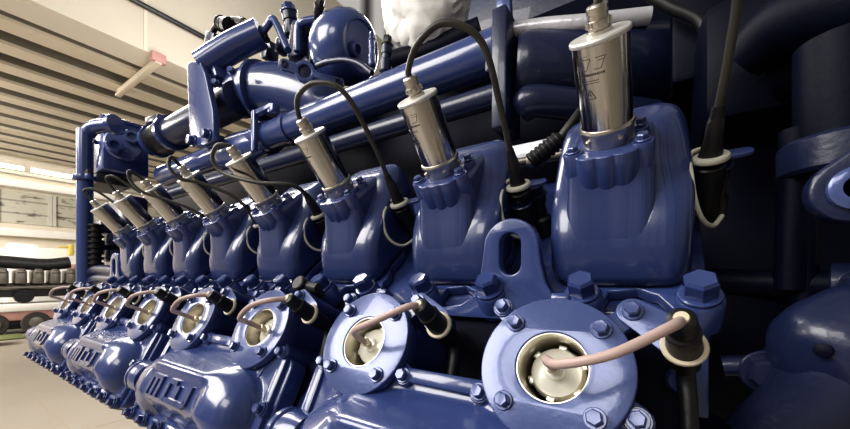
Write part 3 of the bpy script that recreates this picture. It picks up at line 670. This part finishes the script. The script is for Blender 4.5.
for v in wr.verts: v.co = Vector((v.co.x*.06, v.co.y*.05, v.co.z*.06)) * (1+.12*noise.noise(v.co*1.6))
mb = MB(); mb.add(wr); mb.tube([(0,0,0), (.05,.02,.05), (.11,.05,.11)], .045, 24); mb.tube([(-.01,0,-.02), (-.035,0,-.055), (-.075,0,-.10)], lambda t: .045-.02*t, 24); mb.build('body', M['darkblue'], ps, 60)
MB().lathe([(.006,0),(.006,.004),(.004,.005)], (-.035,-.043,.005), (-.5,-1,.1), 16).build('plug', M['shadeblue'], ps, 40)
mb = MB()
cr = empty('cross_pipe', 'dark horizontal pipe with bolted end at the right side', 'pipe', loc=atY(745, 283, .62))
MB().tube([(-.06, 0, .004), (.0, 0, 0), (.075, -.02, -.002)], .018, 20).build('pipe', M['shadeblue'], cr, 50)
MB().lathe([(.018, 0), (.026, .002), (.026, .02), (.018, .022)], (.07, -.02, -.002), (1, -.3, 0), 24).build('end_flange', M['darkblue'], cr, 40)
MB().hexbolt((0,0,0), (0,-1,0), .012, .012).build('bolt', M['darkblue'], cr, 30, mtx=Matrix.Translation((.083, -.045, .0)))
tag(MB().cyl(atY(790, 290, .60), atY(797, 130, .60), .016, seg=20).build('push_rod_tube', M['shadeblue'], None, 50), 'dark vertical tube left of the round arm at right', 'tube')
# end plate of the head row, right side
ep = empty('end_plate', 'blue end plate below the nearest cylinder head, behind its black boot', 'plate', loc=(.0, .4975, 1.4-.10))
mb = MB(); mb.box((-.03, .012, 0), (.155, .020, .115), .003); mb.build('plate', M['blue'], ep, 40)
mb = MB(); mb.lathe([(.014, -.0), (.014, .035), (.011, .038)], (.020, 0, -.01), (0, -1, 0), 24); mb.build('boss', M['blue'], ep, 40)

# dark filler added for the shade behind the heads
vl = empty('valley_filler', 'added dark plenum filling the engine valley behind the pipes', 'filler', loc=(-.95, 1.12, 1.4))
MB().box((-.50, .10, .46), (3.2, .26, .72), .03).build('body', M['shadeblue'], vl, 40)
MB().box((-.80, .10, .12), (2.9, .20, .20), .03).build('lower_body', M['shadeblue'], vl, 40)
eh = empty('dark_backdrop', 'tall dark backdrop block added behind the nearest coils', 'casing', loc=(.35, 1.28, 1.4))  # dark blocks added to close off the bright background
MB().box((.05, .04, .62), (1.25, .26, 1.10), .04).build('body', M['shadeblue'], eh, 40)
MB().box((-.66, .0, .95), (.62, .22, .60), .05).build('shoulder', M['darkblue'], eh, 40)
MB().box((.35, .05, -.15), (.90, .2, 1.0), .03).build('lower_body', M['shadeblue'], eh, 40)

# ------------------------------------------------------------------ hall
XW = -18.0; FZ = 0.0; CZ = 1.4 + 4.0
o = structure(MB().box((-4, 6, -.05), (30, 40, .1)).build('floor', M['floor'], None, smooth=False))
tr = MB()
for x in (-4.4, -8.9, -13.4): tr.box((x, 6, .0008), (.012, 40, .0016))
for y in (.9, 4.9): tr.box((-4, y, .0008), (30, .012, .0016))
structure(tr.build('trim_1', mat('floor_joint', (.33, .27, .2), .8), None, smooth=False))
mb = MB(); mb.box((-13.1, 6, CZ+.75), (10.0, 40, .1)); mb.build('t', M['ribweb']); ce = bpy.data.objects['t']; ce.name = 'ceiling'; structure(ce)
mb = MB(); mb2 = MB(); xs = -8.45
while xs > -17.9:
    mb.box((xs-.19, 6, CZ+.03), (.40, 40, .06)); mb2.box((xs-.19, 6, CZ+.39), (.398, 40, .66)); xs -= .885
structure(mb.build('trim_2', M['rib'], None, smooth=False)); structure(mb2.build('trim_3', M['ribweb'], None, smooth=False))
g = MB(); g.box((-7.86, 6, CZ+1.9), (.64, 40, 3.8)); structure(g.build('trim_4', M['girder'], None, smooth=False))
g = MB()
for yy in (2.45, 5.2, 8.2): g.box((-7.535, yy, CZ+1.9), (.012, .05, 3.8))
structure(g.build('trim_5', M['wallc'], None, smooth=False))
tag(MB().cyl((-7.48, -12, 1.4+4.75), (-7.48, 20, 1.4+4.75), .045, seg=14).build('cable_conduit', M['darkmetal'], None, 50), 'dark conduit running along the pale overhead girder', 'conduit')
t = empty('crane_bracket', 'beige bracket bar projecting under the ceiling ribs from the girder', 'bracket', loc=(-8.5, 2.62, 1.4+3.86))
MB().box((0, 0, 0), (2.1, .10, .05), .01).box((0, 0, .07), (2.1, .03, .12), .005).build('bar', M['rib'], t, 40)
MB().box((1.02, 0, .08), (.1, .22, .16), .01).build('end_plate', M['pinkred'], t, 40)
structure(MB().box((XW-.1, 6, 3), (.2, 40, 6.2)).build('wall_left', M['wallc'], None, smooth=False))
structure(MB().box((-3, 22, 4.5), (32, .2, 9)).build('wall_back', M['girder'], None, smooth=False))
wz = lambda z: 1.4 + z*18/14
for i, (ya, yb) in enumerate(((-1.5, 1.75), (1.85, 3.05), (3.15, 4.3), (4.4, 7.5))):
    w = structure(MB().box((XW+.03, (ya+yb)/2, (wz(2.26)+wz(1.42))/2), (.06, yb-ya, wz(2.26)-wz(1.42))).build('window_%d' % (i+1), M['pane'], None, smooth=False))
    fr = MB()
    for yy in (ya, yb): fr.box((XW+.06, yy, (wz(2.26)+wz(1.42))/2), (.10, .09, wz(2.26)-wz(1.42)))
    fr.build('window_frame', M['pale'], w, smooth=False)
structure(MB().box((XW+.25, 6, wz(2.40)), (.5, 40, .22), .02).build('trim_6', M['white'], None)); structure(MB().box((XW+.2, 6, wz(1.17)), (.4, 40, .26), .02).build('trim_7', M['white'], None))
structure(MB().box((XW+.15, 6, wz(2.05)+.86), (.3, 40, .12), .02).build('trim_8', M['pale'], None))
for i, (ya, yb) in enumerate(((.2, 2.35), (2.5, 4.6))):
    t = empty('tube_lamp', ['lit fluorescent tube lamp high on the far wall, left', 'lit fluorescent tube lamp high on the far wall, right'][i], 'lamp', loc=(XW+.7, (ya+yb)/2, 1.4+3.55))
    MB().cyl((0, -(yb-ya)/2, 0), (0, (yb-ya)/2, 0), .05, seg=12).build('tube', M['lamp'], t, 50)
    MB().box((0, 0, .09), (.2, yb-ya, .06), .01).build('housing', M['white'], t, 40)
# white machine cabinet at the wall
mc = empty('machine_cabinet', 'white machine cabinet with red stripe before the far wall', 'cabinet', loc=(-16.0, 3.0, 0))
MB().box((0, .1, 1.15), (1.6, 2.7, 2.3), .04).build('casing', M['white'], mc, 40); MB().box((.3, -.9, 2.34), (.6, .6, .12), .03).build('lid', M['white'], mc, 40)
mb = MB(); mb.box((.82, .35, 1.75), (.03, 1.0, .14), .01); mb.build('red_stripe', M['pinkred'], mc, 40)
ys = MB().box((0, 0, 0), (.12, .12, .34), .02).box((0, -.15, .08), (.10, .26, .05), .015).build('warning_lamp', M['yellow'], None, 40); ys.location = atX(71, 250, -15.0); tag(ys, 'yellow signal unit beside the white machine cabinet', 'signal')
# far engine on a flat trolley
tro = empty('transport_trolley', 'pale red flat trolley with black wheels carrying a grey engine', 'trolley', loc=(-13.3, 2.0, 0))
tz = lambda py, X=-13.3, px=30: atX(px, py, X).z
MB().box((-.5, -.1, tz(307)), (1.3, 2.9, tz(303.5)-tz(311)), .03).build('deck', M['white'], tro, 40)
MB().box((-.5, -.1, tz(315)), (1.2, 2.8, tz(311)-tz(320)), .03).build('side_rail', M['pinkred'], tro, 40)
for yy in (-.25, -.95, 1.0):
    w = MB().lathe([(.10, -.10), (.24, -.10), (.27, -.07), (.27, .07), (.24, .10), (.10, .10)], (.02, yy+.25, .27), (1, 0, 0), 28).build('wheel', M['tyre'], tro, 40)
    MB().lathe([(.13, -.11), (.13, .115), (.06, .13)], (.02, yy+.25, .27), (1, 0, 0), 20).build('hub', M['greymetal'], w, 40)
MB().box((-.5, -.1, .25), (1.0, 2.6, .25), .03).build('chassis', M['black'], tro, 40)
fe = empty('grey_engine', 'dull grey and black engine with row of heads on the far trolley', 'engine', loc=(-13.6, 2.0, 0))
Z = lambda py: atX(30, py, -13.3).z
MB().box((-.2, -.3, (Z(283)+Z(297))/2), (.8, 2.3, Z(283)-Z(297)), .05).build('crankcase', M['darkmetal'], fe, 40)
for i in range(7):
    yy = -1.15 + .30*i
    b = MB().box((.12, yy, (Z(270)+Z(284))/2), (.5, .21, Z(270)-Z(284)), .05).build('cylinder_head', M['greymetal'], fe, 40)
    MB().box((.30, yy, Z(272)), (.22, .15, .12), .03, Matrix.Rotation(-.4, 3, 'Y')).build('cap', M['greymetal'], b, 40)
MB().tube([(-.1, -1.3, Z(264)), (-.1, -.6, Z(262)), (-.1, .2, Z(264)), (-.1, .7, Z(261))], .16, 16).build('manifold', M['darkmetal'], fe, 40)
MB().box((0, 1.05, (Z(262)+Z(278))/2), (.5, .45, Z(262)-Z(278)), .05).build('end_box', M['darkmetal'], fe, 40)
MB().box((.1, 1.05, (Z(270)+Z(277))/2), (.52, .40, .12), .03).build('grille', M['pale'], fe, 40)
for yy in (-1.1, -.2, .85): MB().lathe([(.06, -.1), (.17, -.1), (.17, .1), (.06, .1)], (.3, yy, Z(296)), (1, 0, 0), 18).build('support_foot', M['black'], fe, 40)
MB().tube([(.2, -1.3, Z(288)), (.25, .2, Z(287)), (.2, 1.2, Z(285))], .06, 12).build('rail_pipe', M['greymetal'], fe, 40)
gm = MB().box((0,0,.02), (.9, .7, .04), .015).build('green_mat', M['greenmat'], None, 40); gm.location = (-12.6, 1.35, 0); tag(gm, 'olive green mat on the floor under the trolley', 'mat')
for i, (px, py, s, lab) in enumerate(((4, 335, .35, 'beige crate on the floor at the left edge'),)):
    p = atX(px, py, -11.5)
    t = empty('floor_crate', lab, 'crate', loc=(p.x, p.y-.3, 0)); MB().box((0,0,.12), (.5,.4,.24), .02).build('box', M['tyre'], t, 40); MB().box((0,0,.25), (.54,.44,.03), .01).build('lid', M['greymetal'], t, 40)
# low grey stand below the engine so that it rests on the floor
st = empty('engine_stand', 'dark steel stand under the blue engine, mostly out of view', 'stand', loc=(-.9, 1.0, 0))
MB().box((0, .1, .25), (2.0, .5, .5), .02).build('beam', M['shadeblue'], st, 40)
MB().box((.05, .05, .80), (2.10, .60, .66), .02).build('crankcase_foot', M['shadeblue'], st, 40)

# ------------------------------------------------------------------ light
def area(name, loc, tgt, size, e, col=(1, .965, .92), sy=None):
    l = bpy.data.lights.new(name, 'AREA'); l.energy = e; l.color = col; l.size = size
    if sy: l.shape = 'RECTANGLE'; l.size_y = sy
    o = bpy.data.objects.new(name, l); COL.objects.link(o); o.location = loc
    o.rotation_euler = (Vector(tgt)-Vector(loc)).to_track_quat('-Z', 'Y').to_euler(); return o
area('hall_light_front', (-3.2, -2.6, 4.0), (-1.0, .5, 1.4), 2.6, 190, sy=2.4)
area('hall_light_near', (-.6, -2.7, 3.45), (-.1, .3, 1.3), 1.5, 32, sy=1.0)
area('hall_light_left', (-5.5, 1.2, 5.0), (-1.0, .7, 1.7), 1.2, 225, sy=4.0)
area('hall_light_back', (-3.5, 5.5, 5.2), (-1.2, .8, 1.6), 1.2, 190, sy=4.0)
area('hall_light_far', (-11.5, -3.0, 4.9), (-13, 2.5, 0), 3, 650, sy=4.0)
area('hall_light_wall', (-12.5, -4.0, 4.6), (-18, 3.0, 2.5), 3, 450, sy=4.0)
area('fill_light_girder', (-4.2, 3.0, 4.6), (-8.0, 3.0, 6.6), 2, 160, sy=5.0)  # added lamp, only there to brighten the girder face
w = bpy.data.worlds.new('hall_ambient'); scene.world = w; w.use_nodes = True
nt = w.node_tree; bg = nt.nodes['Background']
tc = nt.nodes.new('ShaderNodeTexCoord'); sp = nt.nodes.new('ShaderNodeSeparateXYZ'); nt.links.new(tc.outputs['Generated'], sp.inputs[0])
at = nt.nodes.new('ShaderNodeMath'); at.operation = 'ARCTAN2'; nt.links.new(sp.outputs['Y'], at.inputs[0]); nt.links.new(sp.outputs['X'], at.inputs[1])
nz = nt.nodes.new('ShaderNodeTexNoise'); nz.noise_dimensions = '1D'; nz.inputs['Scale'].default_value = 9.0; nz.inputs['Detail'].default_value = 2
nt.links.new(at.outputs[0], nz.inputs['W'])
rp = nt.nodes.new('ShaderNodeValToRGB'); e_ = rp.color_ramp.elements
e_[0].position = .44; e_[0].color = (.02, .018, .016, 1); e_[1].position = .56; e_[1].color = (1, .96, .90, 1)
nt.links.new(nz.outputs['Fac'], rp.inputs['Fac']); nt.links.new(rp.outputs['Color'], bg.inputs['Color']); bg.inputs['Strength'].default_value = .40

# ------------------------------------------------------------------ camera
cd = bpy.data.cameras.new('camera'); co = bpy.data.objects.new('camera', cd); COL.objects.link(co)
co.location = CAM; co.rotation_euler = (PI/2, 0, YAW)
cd.sensor_width = 36; cd.lens = F/850*36; cd.shift_y = (PY-214.5)/850; cd.clip_start = .01; cd.clip_end = 200
scene.camera = co
scene.view_settings.view_transform = 'Standard'; scene.view_settings.look = 'Medium High Contrast'; scene.view_settings.exposure = .12
